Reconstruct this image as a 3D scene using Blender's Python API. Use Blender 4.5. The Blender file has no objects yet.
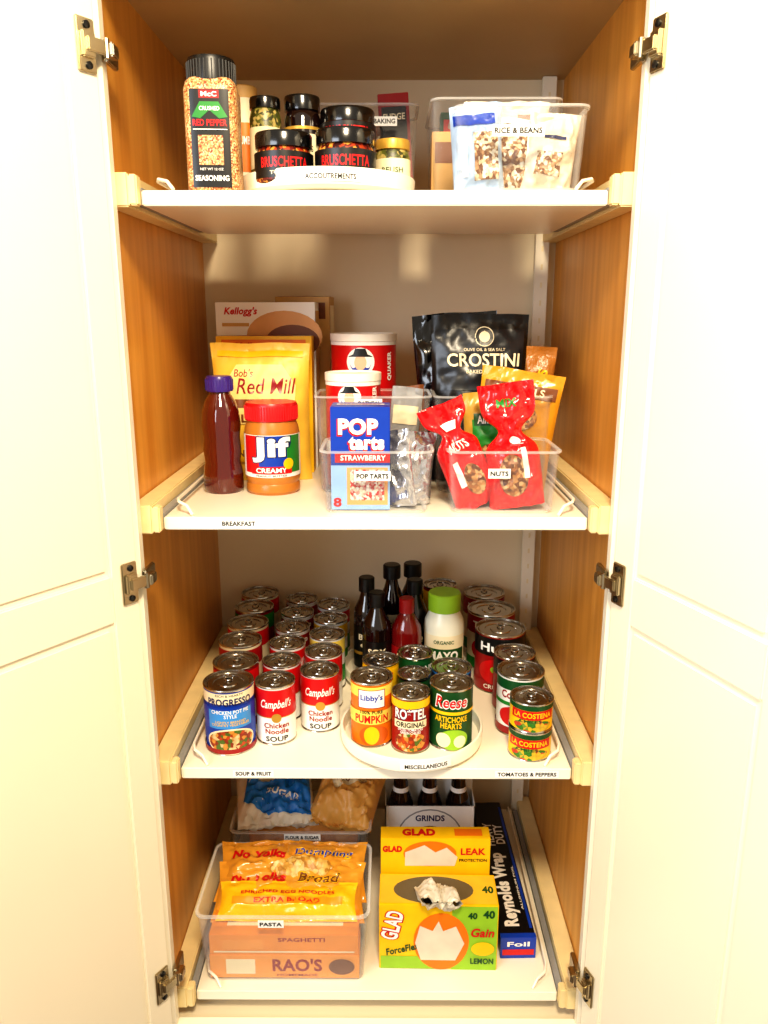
import bpy, bmesh, math, random
from mathutils import Vector, Matrix, noise
random.seed(4)
Z0=1.5
S1,S2,S3,S4=Z0+.157,Z0-.284,Z0-.689,Z0-1.112
scene=bpy.context.scene
scene.view_settings.view_transform='Standard'
try: scene.view_settings.look='Medium High Contrast'
except Exception: pass
# ---------------------------------------------------------------- materials
def lin(c):
    return tuple(((x/255)/12.92 if x/255<=.04045 else ((x/255+.055)/1.055)**2.4) for x in c)+(1,)
_m={}
def P(name,rgb,rough=.45,metal=0,var=.05,scale=30,coat=0,bump=0,bscale=200,spec=.5):
    if name in _m: return _m[name]
    m=bpy.data.materials.new(name); m.use_nodes=True; nt=m.node_tree; b=nt.nodes['Principled BSDF']
    b.inputs['Roughness'].default_value=rough; b.inputs['Metallic'].default_value=metal
    b.inputs['Coat Weight'].default_value=coat; b.inputs['Specular IOR Level'].default_value=spec
    tc=nt.nodes.new('ShaderNodeTexCoord'); n=nt.nodes.new('ShaderNodeTexNoise'); n.inputs['Scale'].default_value=scale
    nt.links.new(tc.outputs['Object'],n.inputs['Vector'])
    r=nt.nodes.new('ShaderNodeValToRGB'); c=lin(rgb)
    r.color_ramp.elements[0].position=.3; r.color_ramp.elements[1].position=.7
    r.color_ramp.elements[0].color=tuple(x*(1-var*1.5) for x in c[:3])+(1,)
    r.color_ramp.elements[1].color=tuple(min(1,x*(1+var)) for x in c[:3])+(1,)
    nt.links.new(n.outputs['Fac'],r.inputs['Fac']); nt.links.new(r.outputs['Color'],b.inputs['Base Color'])
    if bump:
        n2=nt.nodes.new('ShaderNodeTexNoise'); n2.inputs['Scale'].default_value=bscale; nt.links.new(tc.outputs['Object'],n2.inputs['Vector'])
        bu=nt.nodes.new('ShaderNodeBump'); bu.inputs['Strength'].default_value=bump; bu.inputs['Distance'].default_value=.004
        nt.links.new(n2.outputs['Fac'],bu.inputs['Height']); nt.links.new(bu.outputs['Normal'],b.inputs['Normal'])
    _m[name]=m; return m
def MOT(name,cols,scale=200,rough=.4):
    if name in _m: return _m[name]
    m=bpy.data.materials.new(name); m.use_nodes=True; nt=m.node_tree; b=nt.nodes['Principled BSDF']; b.inputs['Roughness'].default_value=rough
    tc=nt.nodes.new('ShaderNodeTexCoord'); v=nt.nodes.new('ShaderNodeTexVoronoi'); v.inputs['Scale'].default_value=scale
    nt.links.new(tc.outputs['Object'],v.inputs['Vector'])
    sp=nt.nodes.new('ShaderNodeSeparateColor'); nt.links.new(v.outputs['Color'],sp.inputs['Color'])
    r=nt.nodes.new('ShaderNodeValToRGB'); r.color_ramp.interpolation='CONSTANT'
    while len(r.color_ramp.elements)<len(cols): r.color_ramp.elements.new(.5)
    for i,c in enumerate(cols):
        r.color_ramp.elements[i].position=i/len(cols); r.color_ramp.elements[i].color=lin(c)
    nt.links.new(sp.outputs[0],r.inputs['Fac'])
    mx=nt.nodes.new('ShaderNodeMix'); mx.data_type='RGBA'; mx.blend_type='MULTIPLY'; mx.inputs[0].default_value=.5
    nt.links.new(r.outputs['Color'],mx.inputs[6])
    r2=nt.nodes.new('ShaderNodeValToRGB'); r2.color_ramp.elements[0].color=(1,1,1,1); r2.color_ramp.elements[1].color=(.25,.2,.15,1); r2.color_ramp.elements[1].position=.9
    nt.links.new(v.outputs['Distance'],r2.inputs['Fac']); nt.links.new(r2.outputs['Color'],mx.inputs[7])
    nt.links.new(mx.outputs[2],b.inputs['Base Color']); _m[name]=m; return m
def WOOD(name,c1,c2,rough=.4,sc=(40,40,2.2)):
    m=bpy.data.materials.new(name); m.use_nodes=True; nt=m.node_tree; b=nt.nodes['Principled BSDF']; b.inputs['Roughness'].default_value=rough
    tc=nt.nodes.new('ShaderNodeTexCoord'); mp=nt.nodes.new('ShaderNodeMapping'); mp.inputs['Scale'].default_value=sc
    n=nt.nodes.new('ShaderNodeTexNoise'); n.inputs['Scale'].default_value=1.2; n.inputs['Detail'].default_value=5
    nt.links.new(tc.outputs['Object'],mp.inputs['Vector']); nt.links.new(mp.outputs['Vector'],n.inputs['Vector'])
    r=nt.nodes.new('ShaderNodeValToRGB'); r.color_ramp.elements[0].position=.3; r.color_ramp.elements[1].position=.7
    r.color_ramp.elements[0].color=lin(c1); r.color_ramp.elements[1].color=lin(c2)
    nt.links.new(n.outputs['Fac'],r.inputs['Fac']); nt.links.new(r.outputs['Color'],b.inputs['Base Color']); return m
def CLEAR(name,base=.05,diff=0,col=(1,1,1,1),tint=(.97,.97,.97,1)):
    m=bpy.data.materials.new(name); m.use_nodes=True; nt=m.node_tree; nt.nodes.clear()
    o=nt.nodes.new('ShaderNodeOutputMaterial'); t=nt.nodes.new('ShaderNodeBsdfTransparent'); t.inputs[0].default_value=tint
    p=nt.nodes.new('ShaderNodeBsdfPrincipled'); p.inputs['Base Color'].default_value=col; p.inputs['Roughness'].default_value=.08
    lw=nt.nodes.new('ShaderNodeLayerWeight'); lw.inputs[0].default_value=.25
    ma=nt.nodes.new('ShaderNodeMath'); ma.operation='MULTIPLY_ADD'; ma.inputs[1].default_value=.3; ma.inputs[2].default_value=base; ma.use_clamp=True
    nt.links.new(lw.outputs['Facing'],ma.inputs[0]); mx=nt.nodes.new('ShaderNodeMixShader'); nt.links.new(ma.outputs[0],mx.inputs[0])
    nt.links.new(t.outputs[0],mx.inputs[1]); nt.links.new(p.outputs[0],mx.inputs[2]); nt.links.new(mx.outputs[0],o.inputs[0]); return m
white=P('white_paint',(248,240,220),.35,var=.01,scale=3)
shelfw=P('shelf_white',(248,240,220),.3,var=.015,scale=8)
backw=P('back_panel_cream',(238,222,190),.5,var=.03,scale=3)
ceilw=P('cabinet_top_tan',(196,168,122),.5,var=.06,scale=5)
doorw=P('door_cream',(250,240,216),.3,var=.012,scale=4)
wood=WOOD('maple_wood',(206,138,54),(230,166,76),.35)
blockw=P('bracket_cream',(238,216,160),.5)
K=P('black',(12,11,11),.35); KG=P('black_gloss',(9,8,9),.18,coat=.5); Wt=P('label_white',(246,244,238),.5,var=.01)
RED=P('red',(205,14,20),.35); DRED=P('dark_red',(150,12,16),.35); BLUE=P('blue',(12,60,170),.35); LBLUE=P('light_blue',(60,145,220),.4)
NAVY=P('navy',(15,25,85),.35); GRN=P('green',(30,130,40),.4); DGRN=P('dark_green',(12,75,30),.4); LGRN=P('lime',(150,195,45),.4)
YEL=P('yellow',(248,196,12),.4); LYEL=P('pale_yellow',(250,222,95),.45); ORG=P('orange',(238,122,14),.4); TAN=P('tan',(210,165,95),.5)
BRN=P('brown',(120,65,22),.45); CRM=P('cream_label',(242,228,190),.5); GOLD=P('gold',(205,160,65),.35,metal=.4); PUR=P('purple',(62,34,130),.3)
GRY=P('grey',(150,150,150),.4)
MET=P('tin_metal',(192,186,176),.2,metal=1,var=.03); NICK=P('hinge_metal',(195,183,155),.28,metal=1,var=.06)
FOIL=P('foil_wrap',(205,205,210),.25,metal=.85,bump=.8,bscale=60)
PB=P('peanut_butter',(190,120,45),.3); SYR=P('syrup_brown',(88,20,9),.08,coat=1); PCREAM=P('mayo_white',(242,240,218),.3)
SAUCE=P('sauce_dark',(24,9,8),.1,coat=.8); KET=P('ketchup_red',(110,14,14),.15,coat=.6)
SOUPM=MOT('soup_mix',[(190,70,20),(225,150,60),(90,120,40),(235,205,150),(150,50,20)],170)
BEAN=MOT('bean_mix',[(190,150,110),(230,210,175),(120,75,45),(240,235,220),(160,120,80)],230)
NUTM=MOT('nut_mix',[(170,110,60),(205,150,90),(120,70,35),(225,185,130)],180)
SPICE=MOT('spice_mix',[(190,105,55),(225,175,110),(150,60,30),(235,205,150),(205,150,90),(240,220,170),(215,160,100)],560)
PEPP=MOT('pepper_mix',[(60,130,40),(230,190,50),(210,60,30),(120,160,60)],160)
NOOD=MOT('noodle_mix',[(225,170,70),(240,195,100),(200,140,50),(245,210,130)],120)
OATM=MOT('cream_pic',[(240,225,200),(225,160,150),(205,60,60),(245,240,230)],260)
CL=CLEAR('clear_plastic',.018); CLR=CLEAR('clear_plastic_rim',.30,col=(.94,.94,.92,1)); FILM=CLEAR('clear_film',.16,col=(.95,.93,.88,1))
# ---------------------------------------------------------------- builder
_tc={}
def flat_text(s,bold=.02,shear=0):
    k=(s,bold,shear)
    if k in _tc: return _tc[k]
    cu=bpy.data.curves.new('t','FONT'); cu.body=s; cu.size=1; cu.offset=bold; cu.shear=shear; cu.resolution_u=3; cu.space_line=.85; cu.align_x='CENTER'
    cu.space_character=1+bold*1.2
    ob=bpy.data.objects.new('t',cu); scene.collection.objects.link(ob); bpy.context.view_layer.update()
    me=bpy.data.meshes.new_from_object(ob.evaluated_get(bpy.context.evaluated_depsgraph_get()))
    vs=[(v.co.x,v.co.y) for v in me.vertices]; fs=[tuple(p.vertices) for p in me.polygons]
    bpy.data.objects.remove(ob); bpy.data.curves.remove(cu); bpy.data.meshes.remove(me)
    x0=min(v[0] for v in vs);x1=max(v[0] for v in vs);y0=min(v[1] for v in vs);y1=max(v[1] for v in vs)
    r=([(v[0]-(x0+x1)/2,v[1]-(y0+y1)/2) for v in vs],fs,x1-x0,y1-y0); _tc[k]=r; return r
def T(s,x,z,w,h,m,bold=.02,shear=0,rot=0): return ('t',s,x,z,w,h,m,bold,shear,rot)
def R(x,z,w,h,m,rot=0): return ('r',x,z,w,h,m,rot)
def E(x,z,rx,rz,m): return ('e',x,z,rx,rz,m)
def G(pts,m): return ('p',pts,m)
class B:
    def __init__(s,name): s.name=name; s.bm=bmesh.new(); s.mats=[]
    def mi(s,m):
        if m not in s.mats: s.mats.append(m)
        return s.mats.index(m)
    def add(s,vs,fs,m,M=None):
        k=s.mi(m); vv=[s.bm.verts.new((M@Vector(v)) if M is not None else v) for v in vs]
        for f in fs:
            if len(set(f))<3: continue
            try: fc=s.bm.faces.new([vv[i] for i in f]); fc.material_index=k; fc.smooth=True
            except ValueError: pass
    def merge(s,b,m,M=None):
        b.verts.index_update(); s.add([v.co.copy() for v in b.verts],[[v.index for v in f.verts] for f in b.faces],m,M); b.free()
    def box(s,x0,x1,y0,y1,z0,z1,m,bev=0,M=None):
        b=bmesh.new(); bmesh.ops.create_cube(b,size=1)
        for v in b.verts: v.co=Vector(((x0+x1)/2+v.co.x*(x1-x0),(y0+y1)/2+v.co.y*(y1-y0),(z0+z1)/2+v.co.z*(z1-z0)))
        if bev: bmesh.ops.bevel(b,geom=b.edges[:],offset=bev,segments=2,affect='EDGES')
        s.merge(b,m,M)
    def lathe(s,prof,mats,seg=44,c=(0,0),M=None,sq=0):
        rings=[]
        for r,z in prof:
            ring=[]
            for i in range(seg):
                a=2*math.pi*i/seg; rr=max(r,1e-5)
                if sq:
                    ca,sa=abs(math.cos(a)),abs(math.sin(a)); rr=rr/((ca**sq+sa**sq)**(1/sq))
                ring.append((c[0]+rr*math.cos(a),c[1]+rr*math.sin(a),z))
            rings.append(ring)
        for k in range(len(prof)-1):
            m=mats[k] if isinstance(mats,(list,tuple)) else mats
            s.add(rings[k]+rings[k+1],[(i,(i+1)%seg,seg+(i+1)%seg,seg+i) for i in range(seg)],m,M)
    def tube(s,pts,r,m,seg=8):
        pts=[Vector(p) for p in pts]; vs=[];fs=[]
        for i,p in enumerate(pts):
            d=(pts[min(i+1,len(pts)-1)]-pts[max(i-1,0)]).normalized()
            u=d.orthogonal() if abs(d.z)>.95 else d.cross(Vector((0,0,1))); u.normalize(); w=d.cross(u)
            for j in range(seg):
                a=2*math.pi*j/seg; vs.append(p+u*r*math.cos(a)+w*r*math.sin(a))
        for i in range(len(pts)-1):
            for j in range(seg): fs.append((i*seg+j,i*seg+(j+1)%seg,(i+1)*seg+(j+1)%seg,(i+1)*seg+j))
        fs.append(tuple(range(seg))); fs.append(tuple((len(pts)-1)*seg+j for j in range(seg)))
        s.add(vs,fs,m)
    def decals(s,ds,mp,step=.004,base=.0004,lay=.00016):
        for i,d in enumerate(ds):
            rot=0
            if d[0]=='t':
                _,t,x,z,w,h,m,bold,sh,rot=d; vs,fs,tw,tt=flat_text(t,bold,sh)
                sx=w/tw if w else h/tt; sy=h/tt if h else sx
                vs=[(v[0]*sx,v[1]*sy) for v in vs]
            elif d[0]=='r': _,x,z,w,h,m,rot=d; vs=[(-w/2,-h/2),(w/2,-h/2),(w/2,h/2),(-w/2,h/2)]; fs=[(0,1,2,3)]
            elif d[0]=='e': _,x,z,rx,rz,m=d; vs=[(rx*math.cos(a*math.pi/14),rz*math.sin(a*math.pi/14)) for a in range(28)]; fs=[tuple(range(28))]
            else: _,pts,m=d; x=z=0; vs=pts; fs=[tuple(range(len(pts)))]
            cr,sr=math.cos(rot),math.sin(rot); vs=[(x+a*cr-b*sr,z+a*sr+b*cr) for a,b in vs]
            bm=bmesh.new(); vv=[bm.verts.new((a,b,0)) for a,b in vs]
            for f in fs:
                try: bm.faces.new([vv[q] for q in f])
                except ValueError: pass
            if step:
                for ax in (0,1):
                    if ax==1 and step<0: continue
                    st=abs(step); lo=min(v[ax] for v in vs); hi=max(v[ax] for v in vs); n0=math.ceil(lo/st); q=n0*st
                    while q<hi:
                        no=(1,0,0) if ax==0 else (0,1,0)
                        bmesh.ops.bisect_plane(bm,geom=bm.verts[:]+bm.edges[:]+bm.faces[:],plane_co=(q*no[0],q*no[1],0),plane_no=no,dist=1e-6); q+=st
            off=base+lay*(i+1)
            for v in bm.verts: v.co=Vector(mp(v.co.x,v.co.y,off))
            s.merge(bm,m)
    def done(s,loc=(0,0,0),rz=0,rx=0,ry=0,sharp=35):
        bmesh.ops.remove_doubles(s.bm,verts=s.bm.verts[:],dist=1e-6)
        me=bpy.data.meshes.new(s.name); s.bm.to_mesh(me); s.bm.free()
        for m in s.mats: me.materials.append(m)
        me.set_sharp_from_angle(angle=math.radians(sharp))
        ob=bpy.data.objects.new(s.name,me); scene.collection.objects.link(ob)
        ob.location=loc; ob.rotation_euler=(math.radians(rx),math.radians(ry),math.radians(rz)); return ob
def cyl(r): return lambda u,v,o:((r+o)*math.sin(u/r),-(r+o)*math.cos(u/r),v)
def front(y): return lambda u,v,o:(u,y-o,v)
def top(z): return lambda u,v,o:(u,v,z+o)
def right(x): return lambda u,v,o:(x+o,u,v)
def left(x): return lambda u,v,o:(x-o,-u,v)
# ---------------------------------------------------------------- room shell
HW=.349; HO=.332; YF=1.09; YB=1.65; ZT=Z0+.428; ZB=Z0-1.16
def slab(name,x0,x1,y0,y1,z0,z1,m,bev=0):
    b=B(name); b.box(x0,x1,y0,y1,z0,z1,m,bev); return b.done()
slab('wall_left',-HW-.02,-HW,YF,YB,0,ZT+.02,wood)
slab('wall_right',HW,HW+.02,YF,YB,0,ZT+.02,wood)
slab('wall_back',-HW,HW,YB,YB+.015,0,ZT+.02,backw)
slab('ceiling',-HW,HW,YF,YB,ZT,ZT+.02,ceilw)
slab('cabinet_base',-HW,HW,YF+.001,YB,0,ZB,backw)
slab('trim_1',-HO-.05,-HO,YF-.018,YF,0,ZT+.15,white,.001)
slab('trim_2',HO,HO+.05,YF-.018,YF,0,ZT+.15,white,.001)
slab('trim_3',-HO,HO,YF-.018,YF,0,ZB+.012,white,.001)
slab('trim_4',-HO,HO,YF-.018,YF,ZT-.005,ZT+.15,white,.001)
slab('wall_front_left',-1.6,-HO-.05,YF-.012,YF+.04,0,2.6,P('wall_paint',(225,220,208),.6))
slab('wall_front_right',HO+.05,1.6,YF-.012,YF+.04,0,2.6,P('wall_dark',(38,33,30),.6))
slab('floor',-1.6,1.6,-1.5,YF+.04,-.03,0,WOOD('floor_wood',(60,38,24),(95,64,40),.4,(3,30,3)))
b=B('shelf_standard')
b.box(-.013,.013,-.006,.006,0,ZT-ZB-.001,white,.001)
for i in range(46): b.box(-.002,.002,-.0068,-.0055,.02+i*.034,.030+i*.034,CRM)
b.done((.318,1.628,ZB))
# ---------------------------------------------------------------- doors
def door(name,side,ang):
    b=B(name); w=.352; zb=ZB-.08; zt=ZT+.1; t=.019; sw=.045; so=.072
    b.box(0,w,.004,t-.004,zb,zt,doorw)
    zm0,zm1=Z0-.417,Z0-.347
    for (x0,x1,z0,z1) in ((0,sw,zb,zt),(w-so,w,zb,zt),(sw,w-so,zt-.05,zt),(sw,w-so,zm0,zm1),(sw,w-so,zb,zb+.055)):
        b.box(x0,x1,0,t,z0,z1,doorw,.0025)
    for z0,z1 in ((zb+.055,zm0),(zm1,zt-.05)):
        b.box(sw+.006,w-so-.006,.0008,t-.0008,z0+.006,z1-.006,doorw,.003)
    ob=b.done(sharp=25)
    a=math.radians(ang)
    if side<0:
        M=Matrix(((-math.sin(a),-math.cos(a),0,-HO-.003),(-math.cos(a),math.sin(a),0,YF-.024),(0,0,1,0),(0,0,0,1)))
    else:
        M=Matrix(((math.sin(a),math.cos(a),0,HO+.003),(-math.cos(a),math.sin(a),0,YF-.024),(0,0,1,0),(0,0,0,1)))
    ob.matrix_world=M; return ob,M
d1,M1=door('door_1',-1,33); d2,M2=door('door_2',1,20)
def hinge(z,side):
    M=M1 if side<0 else M2; b=B('cabinet_hinge')
    def bx(*a,m=NICK,bev=.0015): b.box(*a,m,bev,M)
    bx(.004,.030,-.004,.0,z-.030,z+.030)
    bx(.008,.026,-.010,-.003,z-.014,z+.014)
    bx(-.008,.022,-.014,-.008,z-.008,z+.008)
    for dz in (-.022,.022):
        b.lathe([(.0045,0),(.0045,.002),(.002,.003),(0,.003)],K,12,M=M@Matrix.Translation((.016,-.004,z+dz))@Matrix.Rotation(math.pi/2,4,'X'))
    s=side
    b.box(min(s*(HO-.002),s*(HO-.009)),max(s*(HO-.002),s*(HO-.009)),YF-.022,YF+.02,z-.013,z+.013,NICK,.0015)
    b.box(min(s*(HO-.006),s*(HO-.018)),max(s*(HO-.006),s*(HO-.018)),YF-.026,YF-.004,z-.008,z+.008,NICK,.002)
    b.tube([(s*(HO-.010),YF-.026,z-.011),(s*(HO-.010),YF-.026,z+.011)],.0035,NICK)
    b.done()
for z in (Z0+.311,Z0-.365,Z0-1.045):
    hinge(z,-1); hinge(z,1)
# ---------------------------------------------------------------- shelves
def shelf(z,yb,labels):
    b=B('pull_out_shelf')
    b.box(-.305,.305,1.107,yb,z-.019,z,shelfw,.0015)
    for s in (-1,1):
        x=s*.294
        b.tube([(x-s*.03,1.112,z+.002),(x-s*.02,1.122,z+.013),(x-s*.006,1.132,z+.017),(x,1.15,z+.017),(x,yb-.02,z+.017),(x,yb-.008,z+.002)],.0024,white)
        b.box(min(s*.306,s*.316),max(s*.306,s*.316),1.115,yb-.01,z-.017,z+.004,GRY)
    b.decals([q for t,x,w in labels for q in (R(x,z-.0095,w+.008,.012,Wt),T(t,x,z-.0095,w,.0068,K,.035))],front(1.107),0)
    b.done()
    for s in (-1,1):
        k=B('shelf_bracket')
        k.box(min(s*.3175,s*.348),max(s*.3175,s*.348),1.093,YB-.01,z-.022,z+.020,blockw,.002)
        k.box(min(s*.3065,s*.3175),max(s*.3065,s*.3175),1.093,1.112,z-.020,z+.018,blockw,.002)
        k.done()
shelf(S1,1.49,[]); shelf(S2,1.62,[('BREAKFAST',-.197,.048)])
shelf(S3,1.637,[('SOUP & FRUIT',-.192,.056),('TOMATOES & PEPPERS',.236,.092)]); shelf(S4,1.62,[])
# ---------------------------------------------------------------- containers
def rrect(w,d,r,z,n=5):
    o=[]
    for cx,cy,a0 in ((w/2-r,d/2-r,0),(-w/2+r,d/2-r,90),(-w/2+r,-d/2+r,180),(w/2-r,-d/2+r,270)):
        for i in range(n+1):
            a=math.radians(a0+90*i/n); o.append((cx+r*math.cos(a),cy+r*math.sin(a),z))
    return o
def loft(b,loops,mats):
    n=len(loops[0])
    for k in range(len(loops)-1):
        b.add(loops[k]+loops[k+1],[(i,(i+1)%n,n+(i+1)%n,n+i) for i in range(n)],mats[k] if isinstance(mats,list) else mats)
def bin_(X,y0,y1,w,h,z,label=None,taper=.012,lx=0,lz=.5,name='clear_storage_bin',lw=.05):
    b=B(name); d=y1-y0; t=.0022
    L=[rrect(w-taper-.01,d-taper-.01,.012,0),rrect(w-taper,d-taper,.014,.005),rrect(w,d,.016,h-.004),rrect(w+.006,d+.006,.018,h-.003),rrect(w+.006,d+.006,.018,h),rrect(w-2*t,d-2*t,.014,h),rrect(w-taper-2*t,d-taper-2*t,.012,.006),rrect(w-taper-.014,d-taper-.014,.01,t)]
    loft(b,L,[CLR,CL,CLR,CLR,CLR,CL,CLR]); n=len(L[0])
    b.add(L[0],[tuple(range(n))],CL); b.add(L[-1],[tuple(range(n))],CL)
    if label:
        b.box(lx-lw/2,lx+lw/2,-d/2-.0022,-d/2-.0012,h*lz-.007,h*lz+.007,Wt)
        b.decals([T(label,lx,h*lz,lw-.006,.0072,K,.03)],front(-d/2-.0022),0)
    return b.done((X,(y0+y1)/2,z))
def turntable(X,Y,z,r,label,a=0):
    b=B('lazy_susan')
    b.lathe([(0,0),(r*.7,0),(r*.7,.004),(r-.006,.005),(r,.009),(r+.001,.028),(r,.030),(r-.003,.030),(r-.004,.028),(r-.006,.012),(0,.012)],shelfw,72)
    if label:
        m=cyl(r+.001); ds=[R(a,.018,len(label)*.0055+.01,.012,Wt),T(label,a,.018,len(label)*.0052,.0070,K,.03)]
        b.decals(ds,m,-.004)
    return b.done((X,Y,z))
# ---------------------------------------------------------------- cans, jars
def can(name,X,Y,z,r,h,body,ds,rot=0,tab=True):
    b=B(name); rl=r-.0012
    pr=[(0,.001),(r-.003,.001),(r-.001,0),(r,.0015),(rl,.004),(rl,h-.004),(r,h-.0015),(r-.0005,h),(r-.0022,h),(r-.003,h-.0045),(r-.006,h-.005),(r-.008,h-.0035),(r*.62,h-.0035),(r*.6,h-.0052),(r*.4,h-.0052),(r*.38,h-.0035),(0,h-.0035)]
    b.lathe(pr,[MET]*4+[body]+[MET]*11,48)
    if tab:
        b.lathe([(.0022,0),(.0022,.002),(0,.0022)],MET,10,c=(0,r*.55),M=Matrix.Translation((0,0,h-.003)))
        pts=[(.006*math.sin(t*math.pi/8),r*.25+.010*math.cos(t*math.pi/8),h-.0012) for t in range(17)]
        b.tube(pts,.0013,MET,6); b.box(-.004,.004,r*.25+.003,r*.58,h-.002,h-.0008,MET)
    b.decals(ds,cyl(rl),-.005)
    rf=math.degrees(math.atan2(X-.018,Y))
    return b.done((X,Y,z),rz=-rf+rot,sharp=30)
def soup_red(h,r):
    c=2*math.pi*r*.998
    return [R(0,h*.72,c,h*.47,RED),T("Campbell's",0,h*.70,r*1.6,h*.19,Wt,.02,.35),R(0,h*.487,c,.0012,GOLD),E(0,h*.48,.008,.008,GOLD),
            T("Chicken\nNoodle",0,h*.30,r*1.25,h*.19,DRED,.02),T("SOUP",0,h*.12,r*1.1,h*.09,K,.02)]
def soup_blue(h,r):
    c=2*math.pi*r*.998
    return [R(0,h*.87,c,h*.16,CRM),T("RICH & HEARTY",0,h*.92,r*1.1,h*.035,K,.01),T("PROGRESSO",0,h*.82,r*1.8,h*.11,NAVY,.03),R(0,h*.47,c,h*.54,BLUE),R(0,h*.56,r*1.8,h*.28,LBLUE),
            T("CHICKEN POT PIE\nSTYLE",0,h*.64,r*1.5,h*.12,Wt,.02),T("LIGHTLY BREADED\nCOUNTRY VEGETABLES",0,h*.50,r*1.5,h*.08,YEL,.01),E(0,h*.22,r*1.0,h*.2,CRM),E(0,h*.22,r*.93,h*.175,SOUPM),R(0,h*.07,c,h*.07,DRED)]
def gen(h,r,c1,c2,c3,pic,t1=None):
    c=2*math.pi*r*.998
    d=[R(0,h*.8,c,h*.26,c1),R(0,h*.3,c,h*.3,c2)]
    if t1: d.append(T(t1,0,h*.8,r*1.4,h*.13,c3,.03))
    d.append(E(0,h*.3,r*.7,h*.2,pic)); return d
ys=[1.181,1.262,1.344,1.426,1.508,1.59]; xs=[-.240,-.243,-.250,-.250,-.251,-.252]; hs=[.114,.112,.116,.117,.118,.118]
sty=[None,(RED,Wt,Wt,SOUPM,'Soup'),(DRED,GRN,CRM,PEPP,'Soup'),(RED,CRM,Wt,SOUPM,'SOUP'),(GRN,YEL,Wt,PEPP,'CORN'),(RED,Wt,Wt,SOUPM,'SOUP')]
for i in range(6):
    r=.0410 if i==0 else .0395
    d=soup_blue(hs[i],r) if i==0 else gen(hs[i],r,*sty[i])
    can('soup_can',xs[i],ys[i],S3,r,hs[i],BLUE if i==0 else (CRM,DRED,CRM)[i%3],d,rot=random.uniform(-20,20) if i else 0)
for i,y in enumerate([1.206,1.281,1.356,1.431,1.506,1.581]):
    can('soup_can',-.168+.001*i,y,S3,.0336,.104+.001*i,Wt,soup_red(.103,.0333) if i<3 else gen(.105,.033,DRED,CRM,Wt,SOUPM,'SOUP'),rot=0 if i==0 else random.uniform(-25,25))
for i,y in enumerate([1.248,1.323,1.398,1.473,1.548]):
    can('soup_can',-.098+.001*i,y,S3,.0340,.103+.0015*i,Wt,soup_red(.103,.0335) if i<2 else gen(.107,.0335,(YEL,RED,LYEL)[i%3],GRN,RED,PEPP,'FRUIT'),rot=0 if i==0 else random.uniform(-25,25))
def tom(h,r,top_,t,bot=None):
    c=2*math.pi*r*.998
    return [R(0,h*.8,c,h*.3,top_),T(t,0,h*.79,r*1.6,h*.15,Wt,.03),R(0,h*.12,c,h*.18,bot or GRN),E(0,h*.38,r*.85,h*.22,RED),E(-.01,h*.42,.006,.006,LGRN),T('CRUSHED',0,h*.12,r*1.2,h*.07,Wt,.02)]
can('canned_tomatoes',.231,1.402,S3,.0480,.116,DRED,tom(.116,.048,K,'Hunts',DRED))
can('canned_tomatoes',.226,1.499,S3,.0480,.118,CRM,tom(.118,.048,DRED,'Tomato'))
can('canned_tomatoes',.222,1.592,S3,.0440,.120,CRM,tom(.120,.044,DRED,'Tomato'))
can('canned_tomatoes',.245,1.317,S3,.0375,.105,DRED,tom(.105,.0375,K,'HUNTS',DRED))
h=.108;r=.0400;c=2*math.pi*r*.998
can('canned_tomatoes',.243,1.238,S3,r,h,Wt,[R(0,h*.86,c,h*.16,DGRN),T('Contadina',0,h*.7,r*1.6,h*.13,DRED,.03),R(0,h*.55,c,h*.06,GRN),E(0,h*.34,r*.9,h*.18,RED),E(.004,h*.36,.006,.005,LGRN),R(0,h*.1,c,h*.12,DRED)])
def cost(h,r):
    c=2*math.pi*r*.998
    return [R(0,h*.86,c,h*.16,DGRN),R(0,h*.62,r*2.1,h*.30,RED),T('LA COSTENA',0,h*.62,r*1.8,h*.18,YEL,.03),E(0,h*.26,r*.9,h*.2,PEPP),T('CHILES',-.004,h*.42,r*1.0,h*.1,DGRN,.03)]
can('canned_peppers',.248,1.159,S3,.0350,.0495,YEL,cost(.0495,.035)); can('canned_peppers',.248,1.159,S3+.0497,.0350,.0495,YEL,cost(.0495,.035),rot=6)
turntable(.058,1.200,S3,.117,'MISCELLANEOUS',.02); ZT3=S3+.0121
h=.112;c=2*math.pi*.034
can('canned_pumpkin',-.008,1.180,ZT3,.0345,h,ORG,[R(0,h*.86,c,h*.16,LYEL),R(0,h*.76,.045,h*.28,DRED),R(0,h*.76,.042,h*.26,Wt),T("Libby's",0,h*.77,.036,.013,BLUE,.03),R(0,h*.47,c,h*.2,LYEL),T('PUMPKIN',0,h*.45,.056,.014,RED,.03),T('100% PURE',0,h*.56,.036,.006,K,.02),E(.004,h*.2,.024,h*.15,P('pie_orange',(205,95,20),.4)),E(.0,h*.2,.012,h*.14,YEL)])
h=.096
can('canned_diced_tomatoes',.055,1.158,ZT3,.0315,h,DRED,[R(0,h*.88,.19,h*.14,YEL),T('RO*TEL',0,h*.72,.055,h*.22,NAVY,.06),T('RO*TEL',0,h*.72,.053,h*.19,Wt,.03),R(0,h*.53,.056,.013,CRM),T('ORIGINAL',0,h*.53,.048,.009,K,.03),E(0,h*.22,.026,h*.17,SOUPM),T('DICED TOMATOES\nGREEN CHILIES',0,h*.42,.04,.010,Wt,.02)])
h=.106
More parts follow.
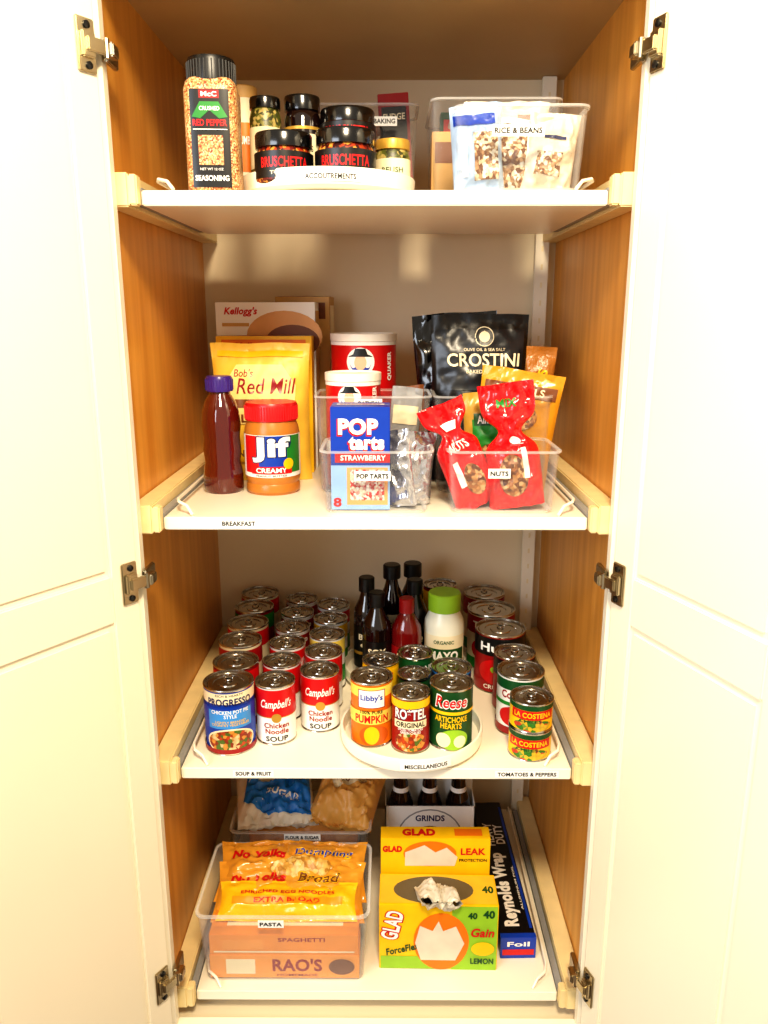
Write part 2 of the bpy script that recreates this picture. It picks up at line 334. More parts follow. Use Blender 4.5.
can('canned_artichoke',.121,1.171,ZT3,.0355,h,DGRN,[R(0,h*.62,.21,h*.05,YEL),T('Reese',0,h*.80,.056,h*.22,Wt,.05,.2),T('Reese',0,h*.80,.052,h*.18,RED,.02,.2),T('ARTICHOKE\nHEARTS',0,h*.47,.054,h*.20,YEL,.03),E(.005,h*.19,.024,h*.17,LGRN),E(-.012,h*.18,.012,h*.12,CRM),E(.015,h*.16,.010,h*.10,CRM)])
can('canned_vegetables',.006,1.252,ZT3,.0315,.108,YEL,gen(.108,.0315,YEL,GRN,RED,PEPP,'CORN'))
can('canned_vegetables',.066,1.281,ZT3,.0315,.108,DGRN,gen(.108,.0315,DGRN,GRN,Wt,PEPP,'BEANS'),rot=25)
can('canned_vegetables',.1265,1.246,ZT3,.0345,.098,LBLUE,gen(.098,.0345,NAVY,GRN,Wt,PEPP,'PEAS'))
can('canned_vegetables',.062,1.220,ZT3,.0280,.098,K,gen(.098,.028,DGRN,K,YEL,PEPP,'OLIVES'))
turntable(.052,1.442,S3,.120,None)
def bottle(name,X,Y,z,r,h,body,cap,ds=[],neck=.42,capr=.015):
    b=B(name); rn=r*neck; hb=h*.62
    pr=[(0,0),(r*.9,0),(r,.004),(r,hb),(r*.93,hb+.012),(r*.6,hb+.03),(rn+.002,h*.82),(rn,h-.026),(rn,h-.02)]
    b.lathe(pr,body,36)
    b.lathe([(rn,h-.028),(capr,h-.027),(capr,h-.002),(capr-.002,h),(0,h)],cap,28)
    b.decals(ds,cyl(r),-.005)
    return b.done((X,Y,z),rz=-math.degrees(math.atan2(X-.018,Y)))
lab=lambda h,r,m,t,tc:[R(0,h*.3,r*3.2,h*.42,m),T(t,0,h*.40,r*1.3,h*.07,tc,.03),R(0,h*.24,r*2.4,h*.03,GOLD),E(0,h*.32,r*.5,h*.03,tc)]
bottle('barbecue_sauce_bottle',-.022,1.430,ZT3,.0250,.194,SAUCE,K,lab(.2,.025,K,'BBQ',CRM))
bottle('soy_sauce_bottle',-.002,1.377,ZT3,.0265,.183,SAUCE,K,lab(.185,.0265,K,'SOY',CRM))
bottle('vinegar_bottle',.026,1.480,ZT3,.0250,.203,SAUCE,K,lab(.21,.025,CRM,'VINEGAR',K),capr=.017)
bottle('barbecue_sauce_bottle',.070,1.434,ZT3,.0255,.188,SAUCE,K,lab(.19,.0255,K,'BBQ',CRM))
bottle('ketchup_bottle',.053,1.376,ZT3,.0280,.172,KET,DRED,lab(.165,.028,DRED,'Red Wine',CRM),capr=.014)
bottle('olive_oil_bottle',.068,1.515,ZT3,.0240,.195,SAUCE,K,capr=.018)
b=B('mayonnaise_jar'); r=.0380;h=.176
b.lathe([(0,0),(r*.9,0),(r,.006),(r*.96,h*.35),(r,h*.6),(r*.95,h*.7),(r*.74,h*.79),(r*.7,h*.82)],PCREAM,40)
b.lathe([(r*.72,h*.80),(r*.8,h*.81),(r*.8,h*.985),(r*.74,h),(0,h)],LGRN,40)
b.decals([R(0,h*.40,r*2.4,h*.36,CRM),R(0,h*.36,r*2.2,h*.15,DGRN),T('MAYO',0,h*.36,r*1.5,h*.1,Wt,.04),T('ORGANIC',0,h*.51,r*1.0,h*.04,DGRN,.02)],cyl(r+.0006),-.005)
b.done((.124,1.398,ZT3),rz=-4)
can('canned_pineapple',.122,1.497,ZT3,.0340,.158,DRED,gen(.16,.034,YEL,DRED,Wt,PEPP,'PINE'))
# ---------------------------------------------------------------- boxes
def carton(name,w,d,h,base,dsf=[],dst=[],dsr=[],dsl=[],loc=(0,0,0),rz=0,rx=0,ry=0,flap=True):
    b=B(name); b.box(-w/2,w/2,-d/2,d/2,0,h,base,.0008)
    b.decals(dsf,front(-d/2),0); b.decals(dst,top(h),0); b.decals(dsr,right(w/2),0); b.decals(dsl,left(-w/2),0)
    if flap: b.box(-w/2+.001,w/2-.001,-.0004,.0004,h,h+.0004,GRY)
    return b.done(loc,rz,rx,ry)
# ---------------------------------------------------------------- bags
def bag(name,w,h,t,base,ds=[],loc=(0,0,0),rz=0,rx=0,ry=0,crump=.004,fr=22,neck=None,seed=0,top_m=None,base_off=.0016,n=38,wob=.004,lie=False):
    b=B(name); so=Vector((seed*7.3,seed*3.1,seed*1.7))
    def wid(v):
        k=1-.05*math.sin(v*math.pi)
        if neck:
            nv,nw=neck; k*=1-(1-nw)*math.exp(-((v-nv)/.09)**2)
        return k
    def srf(u,v,sg):
        th=(max(0,1-abs(u)**2.6))**.6
        pv=min(1,max(0,(.94-v))/.4)**.65 if v<.94 else 0
        pb=min(1,.5+v/.18*.5) if not lie else min(1,max(0,v-.05)/.3)**.65
        if neck:
            nv,nw=neck
            if v>nv-.12: pv=max(.12,pv*.4)
        x=u*w/2*wid(v); z=v*h
        q=Vector((x*fr,z*fr,sg*3))+so
        cr=noise.noise(q)*crump+(.5-abs(noise.noise(q*2.3))*1.6)*crump*.7+abs(noise.noise(q*4.7))*crump*.35
        edge=min(1,(1-abs(u))*5)
        y=sg*(t/2*th*pv*pb+cr*edge)+wob*noise.noise(Vector((x*9,z*9,0))+so)
        return (x+wob*.6*noise.noise(Vector((z*14,u,3))+so),y,z+ (wob*noise.noise(Vector((x*16,0,5))+so) if v>.9 else 0))
    for sg in (-1,1):
        vs=[srf(-1+2*i/n,j/n,sg) for j in range(n+1) for i in range(n+1)]; N=n+1
        nt=int(n*.93); f1=[(j*N+i,j*N+i+1,(j+1)*N+i+1,(j+1)*N+i) for j in range(n) for i in range(n) if j<nt]
        f2=[(j*N+i,j*N+i+1,(j+1)*N+i+1,(j+1)*N+i) for j in range(n) for i in range(n) if j>=nt]
        b.add(vs,f1,base); b.add(vs,f2,top_m or base)
    vb=[srf(-1+2*i/n,0,-1) for i in range(n+1)]+[srf(-1+2*i/n,0,1) for i in range(n+1)]
    b.add(vb,[(i,i+1,n+2+i,n+1+i) for i in range(n)],base)
    def mp(u,v,o):
        p=srf(max(-1,min(1,u/(w/2))),max(0,min(1,v/h)),-1); return (p[0],p[1]-o,p[2])
    b.decals(ds,mp,max(w,h)/n*.8,base=base_off,lay=.0003)
    return b.done(loc,rz,rx,ry,sharp=50)
# ================================================================ SHELF 1
b=B('seasoning_jar'); r=.035;h=.165
b.lathe([(0,0),(r*.92,0),(r,.004),(r,h-.04),(r*.93,h-.031),(r*.8,h-.026)],[SPICE]*5,48,sq=5)
b.lathe([(r*.8,h-.03),(r*.9,h-.029),(r*.9,h-.004),(r*.86,h),(0,h)],K,48)
for i in range(40):
    a=i*math.pi/20; b.box(-.0008,.0008,-.0008,.0008,h-.028,h-.005,K,M=Matrix.Translation((r*.9*math.cos(a),r*.9*math.sin(a),0)))
mpj=lambda u,v,o:(u,-(r*1.0+.0004+o)*(max(0,1-abs(u/(r*1.02))**5))**(.2) if abs(u)<r*.98 else -(r*.5),v)
b.decals([R(0,.064,.050,.118,K),R(0,.117,.026,.010,DRED),T('McC',0,.117,.02,.006,Wt,.03),G([(-.023,.090),(-.012,.108),(.012,.108),(.023,.090),(.012,.088),(0,.098),(-.012,.088)],GRN),T('CRUSHED',0,.100,.026,.005,Wt,.02),T('RED PEPPER',0,.083,.044,.008,RED,.03),R(0,.075,.044,.001,Wt),R(0,.050,.032,.036,SPICE),T('NET WT 12 OZ',0,.027,.03,.003,Wt,.01),T('SEASONING',0,.016,.044,.007,Wt,.03)],mpj,.004)
b.done((-.215,1.152,S1),rz=4)
turntable(-.069,1.236,S1,.125,'ACCOUTREMENTS',.012); ZT1=S1+.0121
def jar(name,X,Y,z,r,h,content,lidm,ds=[],lidh=.018):
    b=B(name)
    b.lathe([(0,0),(r*.9,0),(r,.005),(r,h-lidh-.012),(r*.88,h-lidh-.002),(r*.84,h-lidh)],content,40)
    b.lathe([(r*.85,h-lidh-.002),(r*.97,h-lidh-.001),(r*.98,h-.003),(r*.94,h),(r*.8,h),(r*.78,h-.001),(0,h-.001)],lidm,40)
    b.decals(ds,cyl(r),-.005); return b.done((X,Y,z),rz=-math.degrees(math.atan2(X-.018,Y)))
BR=MOT('bruschetta_mix',[(110,20,10),(170,60,20),(60,12,6),(215,150,60)],220)
OLV=MOT('olive_mix',[(90,95,35),(140,135,60),(60,60,20),(190,170,100)],220)
bl=lambda r,h:[R(0,h*.36,r*4.4,h*.5,K),T('BRUSCHETTA',0,h*.40,r*1.7,h*.2,RED,.02),T('TOMATO',0,h*.2,r*1.0,h*.07,CRM,.02)]
jar('bruschetta_jar',-.124,1.166,ZT1,.0395,.066,BR,KG,bl(.0395,.066)); jar('bruschetta_jar',-.040,1.162,ZT1,.0410,.069,BR,KG,bl(.041,.069))
jar('bruschetta_jar',-.041,1.249,ZT1,.0400,.062,BR,KG,bl(.04,.062)); jar('bruschetta_jar',-.041,1.249,ZT1+.0622,.0400,.052,BR,KG,bl(.04,.052))
jar('caper_jar',-.106,1.250,ZT1,.0265,.132,SAUCE,KG,[R(0,.055,.09,.05,CRM),T('CAPERS',0,.06,.03,.008,K,.02),R(0,.088,.09,.004,GOLD)])
jar('olive_jar',-.158,1.238,ZT1,.0225,.128,OLV,KG,[R(0,.060,.08,.055,CRM),T('OLIVES',0,.07,.03,.008,DGRN,.02),E(0,.05,.01,.01,DGRN)],lidh=.014)
jar('mustard_jar',.024,1.206,ZT1,.0250,.066,OLV,GOLD,[R(0,.025,.09,.03,CRM),T('RELISH',0,.025,.03,.007,DGRN,.02)],lidh=.012)
b=B('breadcrumb_canister'); b.lathe([(0,0),(.02,0),(.02,.16),(.018,.162)],CRM,32); b.lathe([(.0205,.16),(.0205,.176),(.019,.178),(0,.178)],TAN,32)
b.decals([R(0,.09,.1,.07,ORG),T('CRUMBS',0,.1,.028,.012,Wt,.02)],cyl(.02),-.004); b.done((-.203,1.33,S1))
bin_(-.018,1.372,1.480,.165,.166,S1,'BAKING',lx=.03,lz=.84,lw=.04)
carton('baking_mix_box',.055,.035,.155,BRN,[R(0,.12,.045,.04,K),T('COCOA',0,.12,.04,.015,CRM,.02)],loc=(-.06,1.425,S1+.004))
carton('pudding_box',.05,.04,.185,DRED,[R(0,.14,.04,.05,K),T('FUDGE',0,.15,.035,.01,CRM,.02)],loc=(.038,1.425,S1+.004),ry=-4)
carton('pudding_box',.045,.04,.15,BRN,[T('MIX',0,.11,.035,.02,CRM,.02)],loc=(-.012,1.425,S1+.004))
bin_(.178,1.272,1.470,.190,.150,S1)
carton('rice_box',.09,.04,.110,TAN,[R(0,.08,.08,.03,BRN)],loc=(.13,1.34,S1+.004)); carton('rice_box',.08,.05,.105,BRN,[R(0,.08,.07,.04,TAN)],loc=(.22,1.36,S1+.004))
carton('pasta_box',.15,.03,.156,DGRN,[R(0,.135,.14,.02,RED)],loc=(.178,1.42,S1+.004))
bin_(.193,1.122,1.258,.172,.106,S1,'RICE & BEANS',lx=-.006,lz=.70,lw=.068)
bag('lentil_bag',.070,.112,.045,P('bag_blue_white',(175,200,232),.25,bump=.4,bscale=60),[R(-.004,.092,.055,.014,BLUE),R(.010,.045,.034,.06,BEAN),R(-.02,.05,.008,.06,Wt)],loc=(.143,1.172,S1+.004),seed=8,ry=-4,crump=.011)
bag('bean_bag',.088,.108,.06,BEAN,[R(-.005,.096,.06,.010,Wt),R(.020,.055,.006,.05,Wt)],loc=(.187,1.197,S1+.004),seed=2,ry=4,top_m=FILM,crump=.010)
bag('rice_bag',.070,.104,.055,P('rice_bag_white',(236,224,200),.3,bump=.4,bscale=60),[R(-.005,.035,.035,.03,BEAN),R(0,.07,.03,.004,NAVY)],loc=(.234,1.178,S1+.004),seed=5,ry=7,crump=.013)
bag('bean_bag',.12,.128,.05,P('bag_wrinkled_clear',(222,214,200),.2,bump=.5,bscale=50),[R(-.03,.09,.03,.05,LBLUE),R(.03,.10,.03,.02,BRN)],loc=(.185,1.226,S1+.004),seed=9,crump=.010)
# ================================================================ SHELF 2
b=B('syrup_bottle'); r=.0325;h=.188
b.lathe([(0,0),(r*.9,0),(r,.006),(r,.03),(r*.88,.05),(r*.95,.07),(r*.9,.09),(r*.97,.11),(r*.92,.13),(r*.75,.148),(r*.52,.160),(r*.5,.165)],SYR,40)
b.lathe([(r*.5,.163),(r*.66,.164),(r*.66,.184),(r*.6,.188),(0,.188)],PUR,36)
for i in range(24):
    a=i*math.pi/12; b.box(-.0008,.0008,-.0008,.0008,.166,.183,PUR,M=Matrix.Translation((r*.66*math.cos(a),r*.66*math.sin(a),0)))
b.done((-.253,1.286,S2))
b=B('peanut_butter_jar'); r=.0445;h=.147
b.lathe([(0,0),(r*.9,0),(r*.98,.005),(r*.98,.014),(r*.94,.018),(r*.98,.022),(r,.028),(r,.098),(r*.97,.108),(r*.9,.116),(r*.88,.12)],[PB]*11,52)
b.lathe([(r*.88,.118),(r*.95,.119),(r*.95,.143),(r*.91,h),(0,h)],RED,52)
for i in range(60):
    a=i*math.pi/30; b.box(-.0009,.0009,-.0009,.0009,.121,.142,RED,M=Matrix.Translation((r*.95*math.cos(a),r*.95*math.sin(a),0)))
b.decals([R(0,.064,2*math.pi*r*.99,.068,Wt),R(-.034,.067,.034,.060,RED),R(.003,.067,.046,.060,BLUE),R(.041,.067,.030,.060,GRN),T('Jif',0,.075,.068,.044,NAVY,.08),T('Jif',0,.075,.064,.041,Wt,.045),
  R(0,.042,.068,.012,RED),T('CREAMY',0,.042,.05,.008,Wt,.03),E(.028,.052,.009,.009,YEL),T('PEANUT BUTTER',0,.033,.05,.003,K,.01)],cyl(r),-.005)
b.done((-.171,1.286,S2),rz=5)
bag('flour_bag',.172,.236,.065,P('bag_yellow',(238,194,72),.4,bump=.2,bscale=40),[R(0,.218,.15,.010,YEL),G([(-.06,.1),(-.065,.165),(-.04,.2),(.04,.2),(.065,.165),(.06,.1)],P('bag_label',(250,222,140),.5)),T("Bob's",-.028,.186,.035,.013,DRED,.005,.2),T('Red Mill',.012,.164,.105,.026,DRED,.005,.2),R(0,.135,.10,.014,BRN),T('FLOUR',0,.11,.09,.014,BRN,.03),R(0,.05,.12,.03,YEL),T('UNBLEACHED',0,.05,.10,.012,BRN,.03)],loc=(-.202,1.384,S2),rx=-2,crump=.003,seed=3)
carton('cake_mix_box',.170,.045,.246,YEL,[R(0,.230,.15,.02,ORG),T('Yellow Cake',0,.230,.1,.01,RED,.02),R(0,.1,.14,.1,CRM)],[R(0,0,.1,.02,RED)],loc=(-.203,1.462,S2))
carton('cereal_box',.184,.05,.305,Wt,[E(.035,.245,.07,.045,P('cereal_tan',(225,170,110),.5)),E(.05,.235,.05,.03,BRN),T("Kellogg's",-.045,.288,.062,.017,RED,.03,.25),R(-.055,.265,.05,.006,TAN),R(0,.12,.17,.15,ORG)],[R(0,0,.15,.03,TAN)],[R(0,.2,.045,.18,TAN)],loc=(-.206,1.522,S2),rz=-3)
carton('cracker_box',.105,.045,.316,TAN,[R(0,.29,.09,.03,BRN)],[R(0,0,.10,.035,BRN)],[R(0,.2,.035,.2,CRM)],loc=(-.142,1.578,S2),rz=-8)
def oats(X,Y,r,h,z):
    b=B('oatmeal_canister')
    b.lathe([(0,0),(r,0),(r,.003),(r,h-.012)],RED,52); b.lathe([(r,h-.014),(r+.0015,h-.013),(r+.0015,h-.001),(r,h),(r-.003,h),(r-.004,h-.003),(0,h-.003)],P('lid_cream',(244,238,225),.4),52)
    c=2*math.pi*r*.995; SK=P('skin',(235,185,150),.5); zf=h-.048 if h>.2 else h-.038
    k=r*.75
    b.decals([R(0,h-.017,c,.006,Wt),R(0,h*.36,c,h*.10,Wt),T('QUAKER OATS',0,h*.36,r*1.5,h*.06,NAVY,.03),E(-.006,zf,k*.56,k*.56,Wt),E(-.006,zf-.002,k*.42,k*.40,BLUE),
       E(-.006-k*.28,zf+.001,k*.14,k*.26,Wt),E(-.006+k*.28,zf+.001,k*.14,k*.26,Wt),E(-.006,zf-.001,k*.24,k*.30,SK),
       G([(-.006-k*.5,zf+k*.2),(-.006+k*.5,zf+k*.2),(-.006+k*.28,zf+k*.3),(-.006+k*.2,zf+k*.52),(-.006-k*.2,zf+k*.52),(-.006-k*.28,zf+k*.3)],K),
       T('QUAKER',r*.85,zf-.008,.05,.011,Wt,.04,0,1.57),T('OLD\nFASHIONED',0,h*.22,r*1.3,h*.08,YEL,.03)],cyl(r),-.006)
    b.done((X,Y,z),rz=2)
oats(-.026,1.462,.0585,.251,S2)
bin_(-.006,1.262,1.392,.183,.158,S2,'OATMEAL',lx=-.006,lz=.93,lw=.042)
oats(-.040,1.335,.0455,.188,S2+.003)
bin_(.002,1.120,1.252,.160,.094,S2,'POP TARTS',lx=-.006,lz=.62,lw=.052)
w,h=.086,.152
carton('toaster_pastry_box',w,.06,h,BLUE,[T('POP',-.004,.122,.060,.026,RED,.08),T('POP',-.003,.1235,.058,.024,Wt,.05),T('tarts',.008,.098,.054,.022,RED,.08),T('tarts',.009,.0995,.052,.020,Wt,.05),R(.003,.078,.08,.014,RED),T('STRAWBERRY',.004,.078,.066,.008,Wt,.03),
   R(0,.034,w,.066,P('frost_blue',(150,188,232),.4)),R(.010,.036,.060,.056,P('pastry',(225,165,100),.5)),R(.010,.038,.050,.046,OATM),T('8',-.034,.012,.012,.014,RED,.04)],[R(0,0,.07,.012,Wt),T('STRAWBERRY',0,0,.06,.008,RED,.02)],[R(0,.08,.05,.1,NAVY)],loc=(-.022,1.170,S2+.003))
for i,(x,y,a) in enumerate(((.040,1.165,-8),(.058,1.185,5),(.048,1.21,-3))):
    bag('foil_pastry_pack',.05,.115-.008*i,.018,FOIL,[T('BARS',0,.06,.03,.01,GRY,.02)] if i==0 else [],loc=(x,y,S2+.004),rz=a*3,ry=a,crump=.006,seed=11+i)
for i,(x,y,a) in enumerate(((.035,1.31,8),(.062,1.34,-5))):
    bag('oatmeal_packet',.05,.165,.02,(GRY,BRN)[i],[R(0,.12,.04,.03,CRM)],loc=(x,y,S2+.004),ry=a*.7,crump=.004,seed=21+i)
bin_(.186,1.262,1.395,.185,.158,S2); bin_(.186,1.120,1.250,.160,.094,S2,'NUTS',lx=-.008,lz=.66,lw=.032)
bag('crouton_bag',.165,.280,.05,K,[R(0,.205,.15,.10,P('charcoal',(26,28,32),.3)),E(.008,.243,.016,.016,CRM),E(.008,.243,.0145,.0145,K),E(.008,.243,.009,.009,CRM),T('OLIVE OIL & SEA SALT',.008,.222,.07,.005,CRM,.01),T('CROSTINI',.006,.205,.125,.022,CRM,.02),T('BAKED TOAST',.006,.186,.06,.006,CRM,.01)],loc=(.172,1.362,S2+.004),rx=-2,seed=31,crump=.005)
bag('crouton_bag',.15,.285,.03,KG,[],loc=(.150,1.425,S2+.001),rx=-3,seed=33,crump=.006,ry=-3)
bag('pretzel_bag',.135,.192,.04,P('snack_gold',(215,155,40),.25,bump=.3,bscale=50),[R(0,.16,.12,.02,BRN),T('PRETZELS',0,.16,.08,.012,CRM,.02),E(-.01,.12,.045,.025,NUTM)],loc=(.212,1.305,S2+.006),ry=8,seed=35,crump=.006,rz=-12)
bag('pretzel_bag',.05,.225,.03,P('snack_brown',(165,105,40),.3,bump=.3),[T('DILLS',0,.16,.06,.016,YEL,.03,0,1.4)],loc=(.262,1.345,S2+.006),ry=3,seed=36,crump=.005)
bag('almond_bag',.085,.165,.04,P('snack_tan',(190,150,60),.3,bump=.3,bscale=50),[R(0,.1,.06,.05,GRN),R(0,.125,.055,.018,DGRN),T('Almonds',0,.125,.045,.012,Wt,.02),E(0,.06,.03,.03,NUTM)],loc=(.182,1.215,S2+.005),seed=37,crump=.005,ry=-3)
REDF=P('red_film',(222,18,24),.18,bump=.35,bscale=60,coat=.4)
bag('candy_nut_bag',.072,.165,.04,REDF,[E(.004,.045,.016,.026,NUTM),R(-.016,.06,.01,.04,Wt),T('NUTS',0,.1,.035,.012,Wt,.03),R(0,.13,.03,.012,Wt)],loc=(.158,1.170,S2+.006),ry=-24,seed=41,crump=.009,neck=(.72,.45),rz=8,n=44)
bag('candy_nut_bag',.082,.182,.045,REDF,[E(.0,.05,.022,.032,NUTM),T('MIX',0,.155,.03,.012,GRN,.03),R(.02,.07,.008,.05,Wt),E(.01,.1,.012,.006,Wt)],loc=(.212,1.158,S2+.006),ry=-8,seed=43,crump=.010,neck=(.62,.42),rz=-10,n=44)
# ================================================================ SHELF 4
bin_(-.158,1.118,1.306,.288,.140,S4,'PASTA',lx=-.018,lz=.90,lw=.043,taper=.018)
RAO=P('pasta_box_orange',(242,160,62),.4)
carton('spaghetti_box',.256,.07,.047,RAO,[T("RAO'S",.022,.027,.085,.026,DRED,.03),R(-.075,.024,.05,.03,CRM),T('HOMEMADE',.022,.007,.07,.005,DRED,.01),E(.098,.024,.022,.016,BRN)],loc=(-.158,1.166,S4+.0035))
carton('spaghetti_box',.254,.07,.040,P('pasta_box_tan',(238,150,50),.4),[T('SPAGHETTI',.03,.030,.08,.008,DRED,.02),R(-.07,.02,.07,.02,RAO),R(0,.006,.24,.003,CRM)],[R(0,0,.2,.03,CRM)],loc=(-.158,1.167,S4+.0508))
NB=P('noodle_bag',(228,158,52),.18,bump=.4,bscale=40,coat=.4)
bag('noodle_bag',.246,.066,.034,P('noodle_bag_yellow',(248,190,25),.25,coat=.4),[T('ENRICHED EGG NOODLES',0,.045,.17,.006,RED,.02),R(0,.030,.2,.012,P('ny_orange',(240,150,20),.4)),T('EXTRA BROAD',0,.030,.12,.008,RED,.02)],loc=(-.157,1.158,S4+.094),rx=-60,seed=51,crump=.007,lie=True)
bag('noodle_bag',.272,.105,.05,NB,[E(-.08,.032,.04,.016,NOOD),T('No Yolks',-.06,.070,.105,.018,RED,.05,.2),T('Broad',.055,.068,.08,.021,YEL,.05,.2),T('Broad',.055,.068,.078,.018,BRN,.02,.2),E(.06,.035,.05,.014,NOOD)],loc=(-.157,1.176,S4+.076),rx=-58,seed=53,crump=.010,lie=True,fr=30)
bag('noodle_bag',.276,.110,.055,NB,[E(.02,.05,.06,.02,NOOD),T('No Yolks',-.065,.078,.105,.018,RED,.05,.2),T('Dumpling',.06,.078,.11,.021,YEL,.06,.1),T('Dumpling',.06,.078,.11,.018,BLUE,.02,.1)],loc=(-.157,1.212,S4+.088),rx=-60,seed=55,crump=.011,lie=True,fr=30)
bag('noodle_bag',.24,.10,.09,NOOD,[],loc=(-.157,1.255,S4+.004),seed=57,crump=.006)
bin_(-.150,1.326,1.575,.268,.150,S4,'FLOUR & SUGAR',lx=.005,lz=.93,lw=.07)
SW=P('sugar_bag_white',(238,232,215),.4,bump=.3,bscale=40)
bag('sugar_bag',.16,.16,.07,SW,[G([(-.07,.05),(-.02,.02),(.065,.015),(.072,.10),(.03,.125),(-.01,.085),(-.06,.10)],P('sugar_blue',(30,125,215),.3)),T('SUGAR',.01,.055,.07,.012,Wt,.03,0,-.3),R(-.03,.135,.06,.010,ORG,.3)],loc=(-.195,1.360,S4+.135),rx=-70,ry=6,seed=61,crump=.014,rz=14,lie=True,fr=28)
bag('flour_bag',.135,.15,.07,P('flour_tan',(226,170,85),.4,bump=.4,bscale=40),[R(0,.09,.07,.04,CRM,.5),T('FLOUR',0,.09,.05,.014,BRN,.03,0,.5)],loc=(-.080,1.362,S4+.138),rx=-70,seed=63,crump=.016,rz=-16,lie=True,fr=28)
bag('flour_bag',.22,.12,.1,SW,[],loc=(-.15,1.50,S4+.004),seed=65,crump=.006)
bag('brown_sugar_bag',.225,.125,.085,P('brown_sugar',(214,150,75),.35,bump=.4,bscale=40),[],loc=(-.15,1.385,S4+.004),seed=66,crump=.008)
b=B('root_beer_carton'); w,d,h=.185,.125,.130
b.box(-w/2,w/2,-d/2,-d/2+.002,0,h,Wt); b.box(-w/2,w/2,d/2-.002,d/2,0,h,Wt); b.box(-w/2,-w/2+.002,-d/2,d/2,0,h,Wt); b.box(w/2-.002,w/2,-d/2,d/2,0,h,Wt); b.box(-w/2,w/2,-.001,.001,0,.2,Wt); b.box(-w/2,w/2,-d/2,d/2,0,.002,Wt)
b.decals([E(0,.058,.068,.066,GRY),E(0,.058,.065,.063,Wt),E(0,.035,.05,.05,NAVY),T('GRINDS',0,.103,.06,.014,NAVY,.03),R(0,.02,w,.012,NAVY)],front(-d/2),0)
for i in range(3):
    for j in (-1,1):
        x=(i-1)*.060; y=j*.031; q=.026
        b.lathe([(0,.003),(q,.004),(q,.12),(q*.85,.135),(q*.6,.155),(q*.5,.2),(q*.52,.2),(q*.52,.206),(q*.4,.21),(0,.21)],[SAUCE]*6+[Wt]*3,24,c=(x,y))
        b.lathe([(q*.66,.150),(q*.59,.160)],Wt,24,c=(x,y))
b.done((.106,1.50,S4))
w,d,h=.205,.078,.131
b=B('storage_bag_box'); b.box(-w/2,w/2,-d/2,d/2,0,h,YEL,.0008)
BP=P('bag_pic',(222,212,190),.5)
b.decals([R(.062,.065,.078,h*.99,LGRN),R(-.05,.014,.10,.026,LGRN),E(.005,.058,.048,.058,ORG),T('GLAD',-.080,.090,.06,.034,RED,.10,0,1.35),T('GLAD',-.080,.090,.058,.030,Wt,.03,0,1.35),T('ForceFlex',-.062,.042,.060,.014,DGRN,.03,.2,.25),G([(-.03,.02),(.03,.02),(.045,.055),(.03,.09),(.008,.08),(0,.1),(-.01,.08),(-.032,.09),(-.04,.055)],BP),T('40',.086,.115,.02,.016,DGRN,.04),T('40',.058,.112,.016,.013,DGRN,.04),T('Gain',.076,.078,.04,.018,RED,.03,.2),E(.077,.045,.02,.014,YEL),T('LEMON',.076,.020,.04,.012,DGRN,.03)],front(-d/2),0)
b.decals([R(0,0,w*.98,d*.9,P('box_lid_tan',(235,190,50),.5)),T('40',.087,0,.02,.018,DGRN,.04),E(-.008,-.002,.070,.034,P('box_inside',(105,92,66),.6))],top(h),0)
b.done((.107,1.194,S4),rz=-1)
bag('trash_bag',.075,.060,.03,P('trash_bag_white',(215,206,186),.3,bump=.5,bscale=50),[],loc=(.102,1.188,S4+.130),rx=62,ry=14,seed=71,crump=.012,fr=34)
w,d,h=.198,.035,.196
b=B('storage_bag_box'); b.box(-w/2,w/2,-d/2,d/2,0,h,YEL,.0008)
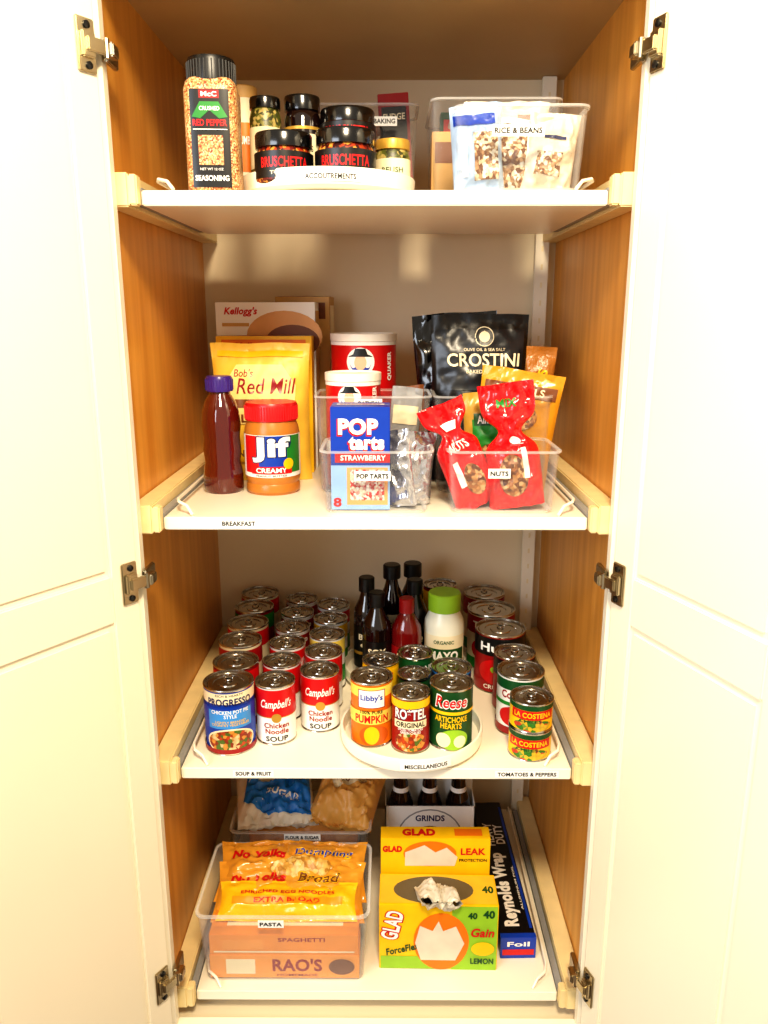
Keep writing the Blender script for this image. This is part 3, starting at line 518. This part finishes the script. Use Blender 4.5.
b.decals([E(-.01,.165,.048,.026,ORG),G([(-.055,.14),(.035,.14),(.04,.158),(.02,.178),(.0,.168),(-.02,.183),(-.055,.168)],BP),T('GLAD',-.078,.175,.035,.013,RED,.06),T('LEAK',.068,.170,.045,.014,RED,.03),T('PROTECTION',.068,.152,.05,.006,K,.02)],front(-d/2),0)
b.decals([T('GLAD',-.03,0,.06,.02,RED,.06),R(.06,0,.05,.02,ORG)],top(h),0)
b.done((.105,1.262,S4))
b=B('foil_wrap_box'); w,L,h=.062,.40,.044
b.box(-w/2,w/2,0,L,0,h,K,.001); b.box(-w/2-.0006,w/2+.0006,-.001,.010,.0005,h+.0006,BLUE,.0006)
b.decals([R(0,.014,.056,.012,RED),T('Foil',0,.031,.04,.010,Wt,.03)],front(-.001),0)
mt=lambda u,v,o:(-v,u,h+o)
b.decals([R(.2,-.026,.36,.005,BLUE),T('Reynolds Wrap',.125,.003,.20,.034,Wt,.05),T('HEAVY\nDUTY',.285,.0,.075,.040,Wt,.03),T('ALUMINUM FOIL',.125,-.020,.12,.004,Wt,.02)],mt,0,base=.001)
b.decals([R(.2,.020,.38,.022,BLUE)],lambda u,v,o:(-w/2-.001-o,u,v),0)
b.done((.250,1.180,S4),rz=1.5)
# ---------------------------------------------------------------- lights
def area(name,loc,tgt,size,power,col):
    l=bpy.data.lights.new(name,'AREA'); l.energy=power; l.size=size; l.color=col; o=bpy.data.objects.new(name,l); scene.collection.objects.link(o)
    o.location=loc; o.rotation_euler=(Vector(tgt)-Vector(loc)).to_track_quat('-Z','Y').to_euler(); return o
area('ceiling_lamp',(.1,-.15,2.5),(0,1.3,.9),.30,42,(1,.84,.60))
area('window_light',(-1.3,-.6,1.8),(.35,1.0,1.2),1.0,28,(.80,.88,1))
w_=bpy.data.worlds.new('World'); scene.world=w_; w_.use_nodes=True; bg=w_.node_tree.nodes['Background']; bg.inputs[0].default_value=(1,.87,.69,1); bg.inputs[1].default_value=.60
# ---------------------------------------------------------------- camera
cd=bpy.data.cameras.new('camera'); cam=bpy.data.objects.new('camera',cd); scene.collection.objects.link(cam)
cd.sensor_fit='VERTICAL'; cd.sensor_height=36; cd.lens=794/1024*36; cd.clip_start=.02
cam.location=(.018,0,Z0); cam.rotation_euler=(math.radians(76),0,.0049); scene.camera=cam
